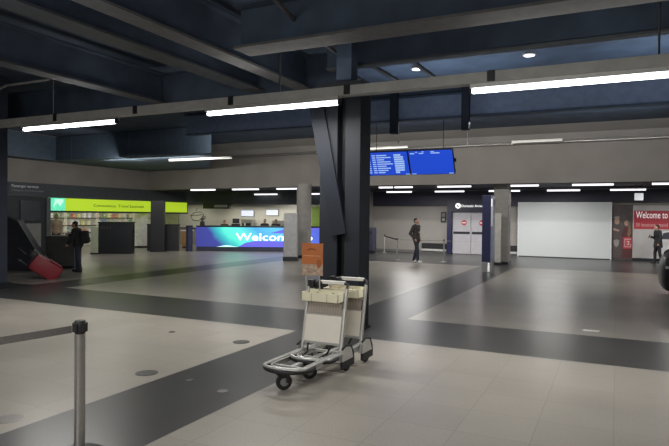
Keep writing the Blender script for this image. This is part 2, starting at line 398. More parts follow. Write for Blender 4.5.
MB().box(-10.2, 10, -.04, .04, 0, .05).build('tray', mat('tray_grey', (.1, .1, .12), .5), ct)
for k in range(6): MB().box(-9.5+3.8*k, -9.48+3.8*k, -.01, .01, .05, .135).build('hanger', dark_m, ct)
for (x, y, pw) in ((-17.5, 23.5, 50), (-13.6, 23.0, 30), (-8.2, 24.6, 170), (-4.6, 24.5, 90), (-2.4, 25.4, 85), (2.5, 24.5, 110), (-16, 26.9, 16)):
    area(x, y, 2.9, 1.4, .12, pw, (1, .97, .95))
# dim strip above left, and glowing bars imitating reflected glints on the bulkhead crease
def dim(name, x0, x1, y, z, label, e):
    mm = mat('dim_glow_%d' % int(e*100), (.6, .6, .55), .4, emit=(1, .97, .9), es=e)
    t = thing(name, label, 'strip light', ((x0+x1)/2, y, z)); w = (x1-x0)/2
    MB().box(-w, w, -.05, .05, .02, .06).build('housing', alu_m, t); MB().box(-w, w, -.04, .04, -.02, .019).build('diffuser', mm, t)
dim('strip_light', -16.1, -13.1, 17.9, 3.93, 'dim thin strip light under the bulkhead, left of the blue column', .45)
dim('strip_light', -3.45, -1.75, 21.6, 4.50, 'painted glint, a thin glowing bar on the bulkhead crease at right', .3)
dim('strip_light', -9.0, -7.4, 21.6, 4.50, 'painted glint, a glowing bar on the crease just above the flight screens', 1.0)
for (x, p) in ((0, 125), (-5.5, 125), (-10.5, 120)):   # unseen washers that brighten the bulkhead, with the next two
    area(x, 15.6, 4.6, 4.5, .15, p, (1, .96, .9), rot=(math.radians(75), 0, 0))
area(-16.5, 17.2, 3.85, 5, .15, 75, (1, .96, .9), rot=(math.radians(80), 0, 0))
area(-17.5, 15.5, 3.85, .15, 5, 50, (1, .96, .9), rot=(0, math.radians(75), 0))
for x, p in ((-9, 12), (-3.2, 45), (1.5, 55)): area(x, 12.0, 3.6, 3, .2, p, (.75, .86, 1), rot=(PI, 0, 0))  # this and the next uplights are added to brighten the ceiling, without fixtures
for x, p in ((-6, 25), (0, 45)): area(x, 17.5, 3.9, 3, .2, p, (.75, .86, 1), rot=(PI, 0, 0))
for x in (-10, -5, 0): area(x, 4, 3.4, 3, .2, 6, (.8, .88, 1), rot=(PI, 0, 0))
# round downlights
for x, y, l in ((-3.9, 11.93, 'small round glowing ceiling lamp above the flight screens'), (-1.58, 11.79, 'small round glowing ceiling lamp above the right tube light')):
    t = thing('ceiling_lamp', l, 'ceiling lamp', (x, y, 4.98), group='round ceiling lamps')
    MB().lathe([(.13, .02), (.13, -.02), (.105, -.03)], seg=24).build('trim_ring', alu_m, t, smooth=True)
    MB().lathe([(.1, -.031), (.1, -.035), (.03, -.045)], seg=24).build('lens', mat('lens_glow', (1, 1, 1), .5, emit=(.95, .97, 1), es=2.2, var=0), t, smooth=True)

# ------------------------------------------------------------------ blue steel column with brace
c = thing('steel_column', 'tall dark blue twin-flange steel column in the middle with slanting brace', 'column', (-3.93, 8.43, 0))
MB().box(-.36, -.05, -.2, .16, 0, 3.86, bev=.01).build('flange', blue_steel2, c)
MB().box(.08, .34, -.19, .22, 0, 3.86, bev=.01).build('flange', blue_steel2, c)
MB().box(-.06, .09, -.02, .12, 0, 3.86).build('web', dark_m, c)
m = MB(); m.beam((.0, -.10, 1.50), (-.47, -.10, 3.80), .25, .27, up=(0, 1, 0)); m.build('brace', blue_steel, c)
MB().box(-.42, .36, -.22, .24, 3.84, 3.90).build('head_plate', dark_m, c)
MB().box(-.12, .14, -.12, .12, 3.90, 4.99).build('shade_stub', ceil_m, c)  # thin dark stub instead of the shaft, so the column top sinks into shade
for q in ((-.38, -.03), (.06, .36)): MB().box(q[0], q[1], -.22, .24, 0, .03).build('base_plate', dark_m, c)
# dark pillar at left edge
c = thing('dark_pillar', 'broad near-black pillar cut off by the left photo edge', 'column', (-13.6, 8.6, 0))
MB().box(-.75, .62, -.32, .32, 0, 4.99, bev=.01).build('shaft', mat('pillar_blue', (.022, .028, .045), .6), c)
MB().box(-.78, .65, -.35, .35, 0, .15).build('skirting', dark_m, c)
# round pillar with cover box
c = thing('round_pillar', 'round grey concrete pillar in front of the glowing counter', 'column', (-11.86, 21.35, 0))
MB().lathe([(.31, 0), (.31, 3.12)], seg=40).build('shaft', colm, c, smooth=True)
MB().lathe([(.325, 0), (.325, .12), (.31, .13)], seg=40).build('skirting', dark_m, c, smooth=True)
c = thing('display_cabinet', 'chest-high pale grey cabinet standing left of the round pillar', 'cabinet', (-11.55, 19.75, 0), rotz=.42)
MB().box(-.27, .27, -.2, .2, .16, 1.88, bev=.02).build('carcass', colbox_m, c)
MB().box(-.29, .29, -.22, .22, 0, .16).build('plinth', dark_m, c)
MB().box(-.24, .24, -.207, -.2, .2, 1.84).build('front_panel', mat('cab_front', (.42, .42, .43), .4), c)
# square pillar right + totem
c = thing('square_pillar', 'square grey concrete pillar right of the navy totem', 'column', (-4.0, 23.0, 0))
MB().box(-.28, .28, -.28, .28, 0, 3.1, bev=.02).build('shaft', colm, c)
MB().box(-.30, .30, -.30, .30, 0, .1).build('skirting', dark_m, c)
c = thing('slim_board', 'slim pale notice board standing between navy totem and square pillar', 'board', (-4.0, 22.3, 0))
MB().box(-.13, .09, -.04, .04, .1, 1.95).build('panel', mat('slim_white', (.55, .54, .5), .4), c)
MB().box(-.15, .11, -.08, .08, 0, .1).build('foot', dark_m, c)
c = thing('wayfinding_totem', 'tall navy blue totem sign left of the square pillar', 'totem sign', (-3.8, 19.3, 0))
MB().box(-.17, .11, -.16, .16, .34, 2.52, bev=.01).build('body', navy_m, c)
MB().box(.11, .19, -.15, .15, .34, 2.5).build('side_panel', mat('totem_side', (.17, .18, .26), .3), c)
MB().box(-.16, .17, -.15, .15, 0, .34).build('base', mat('totem_base', (.22, .22, .23), .4), c)
MB().box(.115, .18, -.158, -.152, 1.5, 2.2).build('display', mat('totem_pale', (.45, .46, .52), .4), c)
MB().box(.12, .16, -.168, -.158, 2.15, 2.4).build('lamp', letter_m, c)
m = MB(); m.ball((.0, -.155, .28), .03, 10); m.box(-.03, .03, -.165, -.15, .12, .25, bev=.005); m.box(-.03, -.006, -.165, -.15, .02, .12); m.box(.006, .03, -.165, -.15, .02, .12)
o = m.build('pictogram', letter_m, c); o.location = (.06, 0, 0)

# ------------------------------------------------------------------ flight boards
b = thing('flight_board', 'bank of bright blue flight information screens hanging under the ceiling', 'information board', (-5.06, 15.1, 2.93)); b.rotation_euler = (math.radians(27), 0, 0)
scr = mat('screen_blue', (.01, .02, .2), .3, emit=(0.012, 0.07, .62), es=.9, var=0)
scr_l = mat('screen_line', (.5, .6, .8), .3, emit=(.35, .55, .95), es=.8, var=0)
for k in (-1, 0):
    x0 = 1.23*k; 
    MB().box(x0, x0+1.21, .0, .09, 0, .70, bev=.008).build('bezel', dark_m, b)
    MB().box(x0+.015, x0+1.195, -.006, .001, .015, .685).build('screen', scr, b)
rows = [('1035', 'Bloemfontein'), ('1100', 'Durban'), ('1115', 'Cape Town'), ('1120', 'Port Elizabeth'), ('1145', 'East London'), ('1200', 'George'), ('1210', 'Kimberley'), ('1225', 'Nelspruit')]
m = MB()
for i in range(9):
    z = .60-.063*i
    m.box(-1.19, -1.12, -.009, -.006, z-.018, z+.012)
    w = [.3, .42, .22, .40, .46, .26, .38, .3, .2][i]
    m.box(-1.06, -1.06+.10, -.009, -.006, z-.018, z+.012)
    m.box(-.93, -.93+w, -.009, -.006, z-.018, z+.012)
    w2 = [.2, .26, .26, .28, .28, .28, .27, .26, .12][i]
    m.box(-.42, -.42+w2, -.009, -.006, z-.026, z+.02)
m.box(-.14, -.02, -.009, -.006, .02, .04)
m.build('flight_rows', scr_l, b)
for q in ((.05, .17, .60, .63), (.2, .26, .64, .66), (.3, .42, .60, .625), (.38, .44, .645, .665), (.62, .72, .645, .665), (.62, .86, .60, .625), (.04, .16, .02, .04), (1.06, 1.18, .02, .04)):
    MB().box(q[0], q[1], -.009, -.006, q[2], q[3]).build('heading_line', scr_l, b)
m = MB(); m.box(-1.3, 1.25, .09, .13, .3, .4); m.build('mounting_bar', dark_m, b)
for x in (-1.0, .9): MB().tube([(x, .11, .35), (x, .11+.454*1.7, .35+.891*1.7)], .009, 8).build('hanger_rod', dark_m, b)
p = MB().tube([(-3.63, 15.5, 3.7), (-3.63, 15.5, 5.0)], .012, 8)
tag(p.build('hanging_rod', whitep_m), 'thin pale rod hanging right of the flight screens', 'rod')
p = MB().tube([(-5.4, 15.0, 3.8), (-5.4, 15.0, 5.0)], .012, 8)
tag(p.build('hanging_rod', whitep_m), 'thin pale rod hanging between blue column and flight screens', 'rod')

# ------------------------------------------------------------------ sliding door portal
d = thing('sliding_door_portal', 'navy framed sliding doors under a white lettered Domestic Arrivals sign', 'door', (-7.3, 27.9, 0))
MB().box(-.12, .10, -.25, 0, 0, 2.05).build('frame', navy_m, d)
MB().box(-.12, 2.35, -.28, 0, 2.05, 2.62).build('header', header_m, d)
MB().box(2.1, 2.35, -.25, 0, 0, 2.05).build('frame', navy_m, d)
for k, x in enumerate((.12, 1.02)):
    q = MB().box(x, x+.88, -.1, -.05, .02, 2.04).build('door_leaf', door_m, d)
    m = MB(); m.box(x+.04, x+.84, -.107, -.1, .97, 1.09); m.build('push_band', dark_m, q)
    m = MB(); m.lathe([(.13, 0), (.13, .006)], (x+.56 if k == 0 else x+.5, -.11, 1.52), 24, 'Y'); m.build('warning_disc', red_m, q)
    m = MB(); m.box(x+.47 if k == 0 else x+.41, x+.65 if k == 0 else x+.59, -.118, -.11, 1.495, 1.545); m.build('warning_bar', whitep_m, q)
text('sign_letters', 'Domestic Arrivals', .17, mat('sign_letter', (1, 1, 1), .5, emit=(1, 1, 1), es=.9, var=0), d, (.58, -.285, 2.27), width=1.1)
m = MB(); m.lathe([(.13, 0), (.13, .006)], (.42, -.29, 2.33), 28, 'Y'); m.build('sign_disc', mat('sign_letter', (1, 1, 1)), d)
m = MB(); m.prism([(-.075, .05), (-.05, .065), (.0, .01), (.06, -.02), (.08, -.05), (.05, -.055), (-.03, -.03), (-.055, -.045), (-.065, -.03), (-.04, -.005)], -.3, -.292)
o = m.build('aeroplane_symbol', header_m, d); o.location = (.42, 0, 2.33)
c = thing('intercom', 'small dark wall intercom left of the sliding doors', 'intercom', (-7.68, 28.0, 1.52))
MB().box(-.13, .13, -.06, 0, 0, .52, bev=.01).build('case', dark_m, c)
MB().box(-.08, .08, -.066, -.06, .28, .44).build('screen', mat('grey_glass', (.2, .2, .2), .2), c)
MB().box(-.06, .06, -.066, -.06, .08, .2).build('keypad', mat('grey_key', (.3, .3, .3), .4), c)
for x0, x1, lab in ((-8.75, -7.5, 'long black floor-level wall grille left of the sliding doors'), (-4.95, -4.15, 'short black floor-level wall grille left of the white hoarding')):
    c = thing('wall_grille', lab, 'grille', ((x0+x1)/2, 27.92, .0)); w = (x1-x0)/2
    MB().box(-w, w, -.05, 0, .2, .48).build('frame', dark_m, c)
    m = MB()
    for k in range(5): m.box(-w+.02, w-.02, -.065, -.05, .23+.05*k, .25+.05*k)
    m.build('slat', mat('slat', (.03, .03, .03), .5), c)
    MB().box(-w, w, -.07, 0, .1, .2).build('sill', mat('pale_sill', (.5, .5, .48), .4), c)

# hoarding + posters
h = thing('white_hoarding', 'large blank white hoarding wall at the back right', 'hoarding', (-2.16, 27.8, 0))
MB().box(-1.92, 1.92, -.05, .09, .04, 2.47).build('panel', white_m, h)
for q in ((-1.96, -1.92, 0, 2.5), (1.92, 1.96, 0, 2.5), (-1.92, 1.92, 2.47, 2.5)): MB().box(q[0], q[1], -.06, .09, q[2], q[3]).build('edge_trim', mat('edge_w', (.75, .77, .77), .4), h)
MB().box(-1.92, 1.92, -.06, .09, 0, .04).build('foot_rail', dark_m, h)
p = thing('couple_poster', 'dark poster with a couple printed on it, right of the white hoarding', 'poster', (.2, 27.85, 0))
pd = mat('poster_dark', (.075, .06, .058), .4, var=.35, scale=2.5)
MB().box(-.38, .40, -.03, .1, .0, 2.40).build('panel', pd, p)
sk = mat('print_skin', (.42, .27, .21), .6); br_ = mat('print_brown', (.10, .03, .03), .6); hr = mat('print_hair', (.22, .13, .08), .6); gs = mat('print_grey', (.3, .27, .26), .6)
def ell(mb, x, z, rx, rz, d0, d1, n=20): mb.prism([(x+rx*math.cos(2*PI*k/n), z+rz*math.sin(2*PI*k/n)) for k in range(n)], d0, d1)
m = MB(); m.prism([(-.37, .1), (-.37, 1.25), (-.34, 1.5), (-.22, 1.55), (-.05, 1.45), (.0, 1.2), (.0, .1)], -.034, -.03); m.build('printed_man', mat('print_coat', (.09, .065, .07), .6), p)
m = MB(); m.prism([(.02, .1), (.0, 1.1), (.06, 1.4), (.2, 1.45), (.36, 1.35), (.39, 1.0), (.39, .1)], -.036, -.032); m.build('printed_woman', br_, p)
m = MB(); ell(m, -.2, 1.68, .1, .14, -.038, -.034); ell(m, .17, 1.6, .085, .12, -.040, -.036); m.prism([(-.37, 1.32), (-.3, 1.38), (-.1, 1.3), (-.12, 1.24), (-.3, 1.28)], -.038, -.034); m.build('printed_face', sk, p)
m = MB(); m.prism([(.22, 1.75), (.3, 1.6), (.36, 1.2), (.28, 1.0), (.2, 1.1), (.24, 1.4), (.2, 1.62)], -.042, -.038); m.build('printed_hair', hr, p)
m = MB(); ell(m, -.2, 1.84, .11, .05, -.042, -.036); m.build('printed_cap', gs, p)
m = MB(); m.box(.04, .39, -.044, -.036, .5, 1.0); m.build('logo_square', red_m, p)
m = MB()
m.box(.1, .36, -.048, -.044, .9, .93); m.box(.1, .36, -.048, -.044, .57, .60); m.box(.1, .13, -.048, -.044, .6, .9); m.box(.33, .36, -.048, -.044, .6, .72)
m.prism([(.19, .66), (.29, .66), (.29, .84), (.19, .84), (.19, .78), (.25, .78), (.25, .72), (.19, .72)], -.048, -.044); m.build('logo_mark', mat('print_pale', (.55, .45, .45), .5), p)
m = MB(); m.prism([(-.32, .85), (-.2, .9), (-.1, .85), (-.12, .65), (-.21, .55), (-.3, .65)], -.044, -.036); m.build('crest_mark', gs, p)
p = thing('welcome_board', 'white wall board with red Welcome to panel and printed car', 'advertising board', (.61, 27.85, 0))
MB().box(0, 4.2, -.03, .1, .12, 2.36).build('panel', mat('ad_grey', (.5, .49, .48), .45, var=.1, scale=2), p)
MB().box(.0, 4.2, -.04, .1, 0, .12).build('kickboard', dark_m, p)
MB().box(.04, 4.1, -.036, -.03, 1.36, 2.14).build('red_panel', red_m, p)
text('heading_letters', 'Welcome to', .42, letter_m, p, (.12, -.04, 1.82), width=1.17)
text('small_letters', '50 locations   travel from', .21, mat('pink_letter', (.75, .5, .5), .5), p, (.12, -.04, 1.47), width=1.5)
m = MB(); m.prism([(.86, .32), (.84, .7), (.92, .95), (1.02, 1.22), (1.2, 1.3), (3.4, 1.3), (3.6, .95), (3.95, .8), (4.0, .32)], -.036, -.03); m.build('printed_car', mat('print_white', (.72, .72, .72), .4), p)
m = MB(); m.prism([(1.08, .95), (1.14, 1.2), (1.3, 1.24), (3.2, 1.24), (3.3, .95)], -.04, -.036); m.build('printed_car_window', mat('print_glass', (.06, .07, .09), .3), p)
for xx in (1.4, 3.3): m = MB(); ell(m, xx, .32, .24, .22, -.044, -.038); m.build('printed_car_wheel', dark_m, p)
s = thing('hanging_sign', 'small white lit box sign hanging above the dark poster', 'sign', (.74, 25.0, 2.5))
MB().box(-.15, .15, -.04, .04, 0, .27, bev=.01).build('face', mat('sign_lit', (.9, .9, .9), .4, emit=(.9, .95, 1), es=.45), s)
for x in (-.1, .1): MB().tube([(x, 0, .26), (x, 0, .62)], .008, 6).build('hanger', dark_m, s)

# ------------------------------------------------------------------ belt barriers
belt_m = mat('belt_web', (.05, .05, .055), .8, bump=.2, scale=80)
def post(name, label, loc, h=1.0, grp=None, mt=None):
    t = thing(name, label, 'barrier post', loc, group=grp)
    mt = mt or chrome_m
    MB().lathe([(.17, 0), (.17, .012), (.14, .026), (.05, .035), (.04, .05)], seg=40).build('base', dark_m if h == 1.0 else mt, t, smooth=True)
    s_ = h/1.0
    MB().lathe([(.038, .03), (.038, h-.1), (.036, h-.098)], seg=28).build('tube', mt, t, smooth=True)
    m = MB(); m.lathe([(.034, h-.1), (.041, h-.085), (.041, h-.012), (.036, h)], seg=28)
    m.build('head', black_m if h == 1.0 else mt, t, smooth=True)
    m = MB()
    for a in range(4):
        R = Matrix.Rotation(a*PI/2+.1, 4, 'Z'); m.box(-.02, .02, .038, .055, h-.08, h-.02, mtx=R)
    m.build('belt_clip', black_m, t)
    return t
post('queue_barrier_post', 'steel belt barrier post in the left foreground with black head', (-3.59, 3.04, 0))
# belt to a post further left outside the frame
m = MB(); m.beam((-3.655, 3.02, .93), (-3.93, 1.33, .93), .005, .053); o = m.build('barrier_belt', mat('belt_grey', (.14, .135, .13), .7, bump=.2, scale=80))
tag(o, 'grey webbing belt stretched from the near post to left edge', 'barrier belt')
steel_pale = mat('steel_pale', (.45, .44, .42), .35, metal=.5)
FP = [(-8.11, 22.5, 'slim steel queue post to the left of standing man'), (-6.15, 22.5, 'slim steel queue post to the right of standing man, before the doors'), (-10.25, 26.6, 'slim steel queue post beside the blue column, farther back')]
def slim(label, loc, h):
    t = thing('rail_post', label, 'barrier post', loc, group='slim posts of the far queue rail')
    MB().lathe([(.13, 0), (.13, .012), (.03, .03)], seg=24).build('base', steel_pale, t, smooth=True)
    MB().lathe([(.026, .02), (.026, h-.06)], seg=16).build('tube', steel_pale, t, smooth=True)
    MB().lathe([(.032, h-.06), (.032, h)], seg=16).build('head', dark_m, t, smooth=True)
for x, y, l in FP: slim(l, (x, y, 0), .9)
m = MB(); m.beam((-10.22, 26.5, .84), (-8.14, 22.52, .84), .008, .05); tag(m.build('barrier_belt', belt_m), 'dark belt running back left from the queue rail', 'barrier belt')
m = MB(); m.beam((-8.07, 22.5, .84), (-6.19, 22.5, .84), .008, .05, up=(0, 1, 0)); tag(m.build('barrier_belt', belt_m), 'dark belt between the slim posts behind standing man', 'barrier belt')
m = MB(); m.beam((-6.10, 22.5, .84), (-4.35, 23.1, .84), .008, .05, up=(0, 1, 0)); tag(m.build('barrier_belt', steel_pale), 'grey belt from right slim post toward square pillar', 'barrier belt')
# navy kiosk seen at right edge of the column
k = thing('navy_bin', 'tall dark navy bin just right of the blue column', 'bin', (-10.6, 25.6, 0))
MB().box(-.24, .26, -.2, .2, .12, 1.25, bev=.05).build('body', header_m, k)
MB().box(-.2, .22, -.17, .17, 0, .12).build('base', dark_m, k)
MB().box(-.14, .16, -.207, -.2, .92, 1.05).build('opening', black_m, k)

# ------------------------------------------------------------------ luggage trolleys
def make_trolley():
    t = thing('luggage_trolley', 'front luggage trolley with orange sign card and cream basket', 'luggage trolley', (-3.06, 6.1, 0), group='luggage trolleys by the column')
    W = .25
    for s_ in (-1, 1):
        MB().tube([(s_*W, -.16, .15), (s_*W, -.11, .3), (s_*W, -.02, .90), (s_*W, .02, .98)], .0, 4)
        m = MB(); m.beam((s_*W, -.17, .14), (s_*W, -.0, .95), .03, .045, bev=.006); m.build('side_post', alu_m, t)
    m = MB(); m.beam((-W, -.133, .32), (W, -.133, .32), .03, .025); m.beam((-W, -.065, .64), (W, -.065, .64), .02, .02); m.beam((-W, -.035, .78), (W, -.035, .78), .02, .02); m.build('cross_bar', alu_m, t)
    # sloping advertising panel
    def slope(y0, z0, y1, z1, x0, x1, th):
        mm = MB(); mm.prism([(y0, z0), (y0-th, z0+.004), (y1-th, z1+.004), (y1, z1)], x0, x1, 'YZ'); return mm
    slope(-.142, .335, -.082, .63, -W+.02, W-.02, .008).build('advert_panel', mat('advert_cream', (.90, .85, .76), .45, var=.03), t)
    slope(-.078, .65, -.048, .77, -W+.03, W-.03, .004).build('mesh_band', mat('mesh_brown', (.36, .31, .27), .6), t)
    m = MB()
    for k in range(12):
        x = -W+.05+k*.036; m.tube([(x, -.083, .645), (x, -.050, .78)], .0015, 6)
    m.build('wire', alu_m, t)
    # basket: open cream tray
    m = MB(); x0, x1, y0, y1, z0, z1 = -W+.0, W-.02, -.19, .0, .80, .905
    m.box(x0, x1, y0, y0+.012, z0, z1); m.box(x0, x1, y1-.012, y1, z0, z1+.02); m.box(x0, x0+.012, y0, y1, z0, z1); m.box(x1-.012, x1, y0, y1, z0, z1); m.box(x0, x1, y0, y1, z0, z0+.01)
    bk = m.build('basket', cream_m, t, bevel=.004)
    for dx in (.08, -.12): MB().box(dx, dx+.01, y0, y1, z0, z1-.01).build('divider', mat('cream_dark', (.45, .42, .30), .5), bk)
    m = MB(); m.box(x0+.02, x1-.02, y0+.02, y1-.02, z1-.04, z1-.03); m.build('basket_floor', mat('basket_grey', (.3, .28, .22), .6), bk)
    # handle
    m = MB(); m.tube([(-W, 0, .93), (-W+.01, .05, .99), (-W+.06, .07, 1.0), (W-.06, .07, 1.0), (W-.01, .05, .99), (W, 0, .93)], .017, 12); hd = m.build('handle', black_m, t, smooth=True)
    m = MB(); m.box(-.13, .19, .04, .10, .985, 1.025, bev=.008); m.build('handle_sleeve', whitep_m, hd)
    m = MB(); m.box(-.27, -.19, .0, .10, .93, 1.03, bev=.015); m.ball((-.14, .03, .98), (.05, .04, .05), 10); m.box(-.19, -.16, .03, .06, .88, .98); m.build('coin_lock', black_m, t)
    # base rails + hoop
    def hoop(w, z, yf, n=14):
        pts = [(-w, .0, z)]
        for k in range(n+1):
            a = PI*k/n; pts.append((-w*math.cos(a), yf-.12*math.sin(a)*1.0, z-.0))
        pts.append((w, .0, z)); return pts
    m = MB(); m.tube(hoop(W-.01, .235, -.96), .017, 10); m.tube(hoop(W-.06, .232, -.90), .010, 8)
    m.build('hoop_rail', alu_m, t, smooth=True)
    m = MB(); pts = [(-(W+.008)*math.cos(PI*k/18), -.90-.20*math.sin(PI*k/18), .212) for k in range(19)]
    pts = [(-(W+.008), -.80, .212)]+pts+[((W+.008), -.80, .212)]
    m.tube(pts, .022, 10); m.build('bumper', black_m, t, smooth=True)
    m = MB()
    for x in (-W+.03, W-.03): m.beam((x, -.12, .19), (x, -.86, .20), .03, .05)
    m.beam((-W, -.85, .20), (W, -.85, .20), .03, .03); m.beam((-W, -.5, .20), (W, -.5, .20), .03, .03); m.beam((0, -.15, .19), (0, -.86, .2), .05, .02)
    m.build('deck_frame', alu_m, t)
    # slanted support struts
    for q in ([(-.19, -.12, .3), (-.14, -.24, .22), (-.1, -.5, .2)], [(.12, -.13, .3), (.1, -.2, .22), (.1, -.5, .2)]): MB().tube(q, .012, 8).build('brake_linkage', black_m, t, smooth=True)
    m = MB(); m.beam((-.02, -.86, .17), (.02, -.2, .08), .03, .03); m.build('brake_rod', black_m, t)
    # front caster
    m = MB(); m.box(-.075, .055, -1.02, -.90, .145, .195, bev=.012); m.beam((-.045, -.97, .16), (-.045, -.985, .08), .012, .05); m.beam((.045, -.97, .16), (.045, -.985, .08), .012, .05)
    cs = m.build('caster_fork', black_m, t)
    def wheel(cx, cy, r, w, nm, par):
        m = MB(); m.lathe([(r*.62, -w/2), (r*.92, -w/2), (r, -w/4), (r, w/4), (r*.92, w/2), (r*.62, w/2)], (cx, cy, r), 28, 'X'); o = m.build(nm, black_m, par, smooth=True)
        m = MB(); m.lathe([(r*.2, -w/2-.006), (r*.62, -w/2+.002), (r*.62, w/2-.002), (r*.2, w/2+.006)], (cx, cy, r), 24, 'X'); m.build('hub', mat('hub_grey', (.2, .2, .2), .5), o, smooth=True)
        return o
    cw = wheel(0, 0, .085, .045, 'caster_wheel', t)
    cw.location = (-.0, -.985, 0); cw.rotation_euler = (0, 0, -.75)
    for s_ in (-1, 1):
        x = s_*(W-.0)
        wheel(x, -.0, .09, .045, 'rear_wheel', t)
        m = MB(); m.prism([(-.20, .12), (-.20, .27), (-.12, .30), (.02, .28), (.07, .2), (.10, .13), (.07, .12)], x+s_*.026, x+s_*.05, 'YZ')
        fr = m.build('wheel_fairing', alu_m, t, bevel=.004)
        m = MB(); m.tube([(x+s_*.04, -.2, .285), (x+s_*.04, -.1, .315), (x+s_*.04, .04, .29), (x+s_*.04, .1, .2), (x+s_*.04, .12, .11)], .013, 8)
        m.box(min(x+s_*.024, x+s_*.056), max(x+s_*.024, x+s_*.056), -.21, .11, .06, .145, bev=.006); m.build('fairing_trim', black_m, fr)
    return t
tr = make_trolley()
t2 = dup(tr, (-3.02, 6.58, 0), label='rear luggage trolley nested behind, against the blue column, no sign card')
# orange card on front trolley
sc = MB(); x0, x1 = -.27, .01
sc.box(x0, x1, -.005, .0, .0, .38); 
cd = sc.build('sign_card', mat('card_orange', (.60, .19, .055), .5, var=.08), tr); cd.location = (-.05, -.05, 1.09); cd['label'] = 'orange sign card with pale lower part'
m = MB(); m.box(x0, x1, -.009, -.005, .0, .13); m.build('card_foot', mat('card_pale', (.52, .38, .29), .5, var=.3, scale=25), cd)
m = MB(); m.prism([(x0+.06, .3), (x0+.13, .325), (x0+.2, .3), (x0+.18, .292), (x0+.13, .305), (x0+.08, .292)], -.009, -.005); m.build('card_logo', mat('card_dark', (.3, .09, .03), .5), cd)
m = MB(); m.box(x0+.02, x1-.03, -.009, -.005, .225, .235); m.build('card_line', mat('card_lt', (.75, .35, .18), .5), cd)
m = MB(); ell(m, x1-.05, .14, .03, .05, -.013, -.009); m.build('card_figure', mat('card_dark2', (.42, .13, .04), .5), cd)
m = MB(); m.tube([(x0+.03, -.006, .02), (x0+.08, -.006, .05), (x0+.13, -.006, .03), (x0+.2, -.006, .06)], .004, 6); m.tube([(x0+.04, -.006, .07), (x0+.12, -.006, .08), (x0+.22, -.006, .03)], .004, 6); m.build('card_scribble', mat('card_ink', (.1, .07, .06), .5), cd)
for xx in (x0+.05, x1-.05): MB().tube([(xx, .004, .01), (xx, .02, -.18)], .008, 8).build('card_stem', alu_m, cd)

# ------------------------------------------------------------------ LED counter + cafe
A0, A1 = Vector((-18.52, 22.48, 0)), Vector((-11.9, 25.98, 0)); ang = math.atan2(A1.y-A0.y, A1.x-A0.x); LC = (A1-A0).length
k = thing('led_counter', 'long cafe counter faced with a glowing blue and turquoise screen', 'counter', A0, ang)
MB().box(.02, LC, .02, .75, 0, 1.2).build('carcass', dark_m, k)
MB().box(.0, LC+.05, -.05, .8, 1.2, 1.25, bev=.008).build('worktop', dark_m, k)
MB().box(.02, LC, -.02, .02, 0, .2).build('plinth', mat('plinth_blue', (.05, .055, .09), .4), k)
sn = MB().box(0, LC, -.03, .02, .22, 1.18).build('screen', led_material(), k)
pw_ = mat('screen_violet', (.1, .1, .4), .3, emit=(.09, .08, .52), es=1.25, var=0)
m = MB(); m.prism([(2.05, .22), (2.4, .42), (2.9, .52), (4.3, .5), (4.8, .4), (5.0, .22)], -.036, -.03); m.build('screen_wave', pw_, sn); m = MB(); m.prism([(3.6, .9), (4.3, 1.1), (5.3, 1.18), (6.2, 1.18), (5.2, .98), (4.4, .9)], -.036, -.03)
m.build('screen_wave', pw_, sn)
m = MB(); m.prism([(1.0, .22), (1.5, .3), (2.05, .22)], -.036, -.03); m.build('screen_glow', mat('screen_pale', (.5, .8, .8), .3, emit=(.5, .95, .85), es=1.2, var=0), sn)
text('screen_letters', 'Welcome to', .52, letter_glow, k, (1.95, -.045, .54), width=3.75, depth=.006)
k2 = thing('counter_end_unit', 'dark blue rounded end unit at the left end of glowing counter', 'counter unit', (-18.70, 22.20, 0))
m = MB(); m.lathe([(.16, 0), (.16, 1.2)], seg=32); m.build('body', mat('end_blue', (.03, .035, .09), .4), k2, smooth=True)
MB().lathe([(.165, 1.2), (.165, 1.25)], seg=32).build('top', dark_m, k2)
# cafe back counter, menu screens, machines, posters
def menu(x, w, z0, z1, label, col, es=.8):
    s = thing('menu_screen', label, 'menu screen', (x, 27.8, z0)); MB().box(-.02, w+.02, .0, .06, -.02, z1-z0+.02).build('bezel', dark_m, s); MB().box(0, w, -.01, .0, 0, z1-z0).build('screen', mat('menu_'+str(int(x*10)), (.5, .5, .6), .3, emit=col, es=es, var=.1), s)
menu(-19.6, .85, 1.72, 2.05, 'pale blue lit menu screen over the middle of the cafe', (.6, .7, 1.0), .75)
menu(-17.9, .8, 1.78, 2.1, 'pale lit menu screen nearest the round pillar', (.75, .85, .8), .6)
s = thing('green_panel', 'olive green wall panel between round pillar and blue column', 'wall panel', (-14.95, 27.8, 1.0)); MB().box(0, 1.1, 0, .05, 0, 1.27).build('board', mat('olive', (.20, .30, .05), .5, emit=(.2, .32, .04), es=.15), s); MB().box(-.03, 1.13, .01, .06, -.03, 0).build('shelf', dark_m, s)
s = thing('wall_emblem', 'black line drawing of a steaming cup on the cream cafe wall', 'wall emblem', (-22.85, 27.84, 1.4))
m = MB(); m.tube([(-.5, 0, .3), (-.35, 0, .05), (.0, 0, .0), (.3, 0, .1), (.5, 0, .4)], .02, 6); m.tube([(-.5, 0, .32), (-.2, 0, .5), (.2, 0, .55), (.52, 0, .44), (.2, 0, .36), (-.2, 0, .32), (-.5, 0, .32)], .02, 6); m.tube([(.45, 0, .25), (.62, 0, .3), (.6, 0, .15), (.35, 0, .12)], .02, 6)
m.tube([(-.1, 0, .6), (.0, 0, .7), (-.08, 0, .78)], .015, 6); m.build('cup_outline', dark_m, s)
s = thing('back_counter', 'pale back counter of the cafe under the menu screens', 'counter', (-18, 27.3, 0))
MB().box(-5.9, 6, 0, .5, 0, .95).build('carcass', mat('backc', (.3, .28, .24), .5), s); MB().box(-5.9, 6, -.03, .5, .95, 1.0).build('worktop', dark_m, s)
dk = mat('machine_steel', (.35, .35, .34), .3, metal=.6)
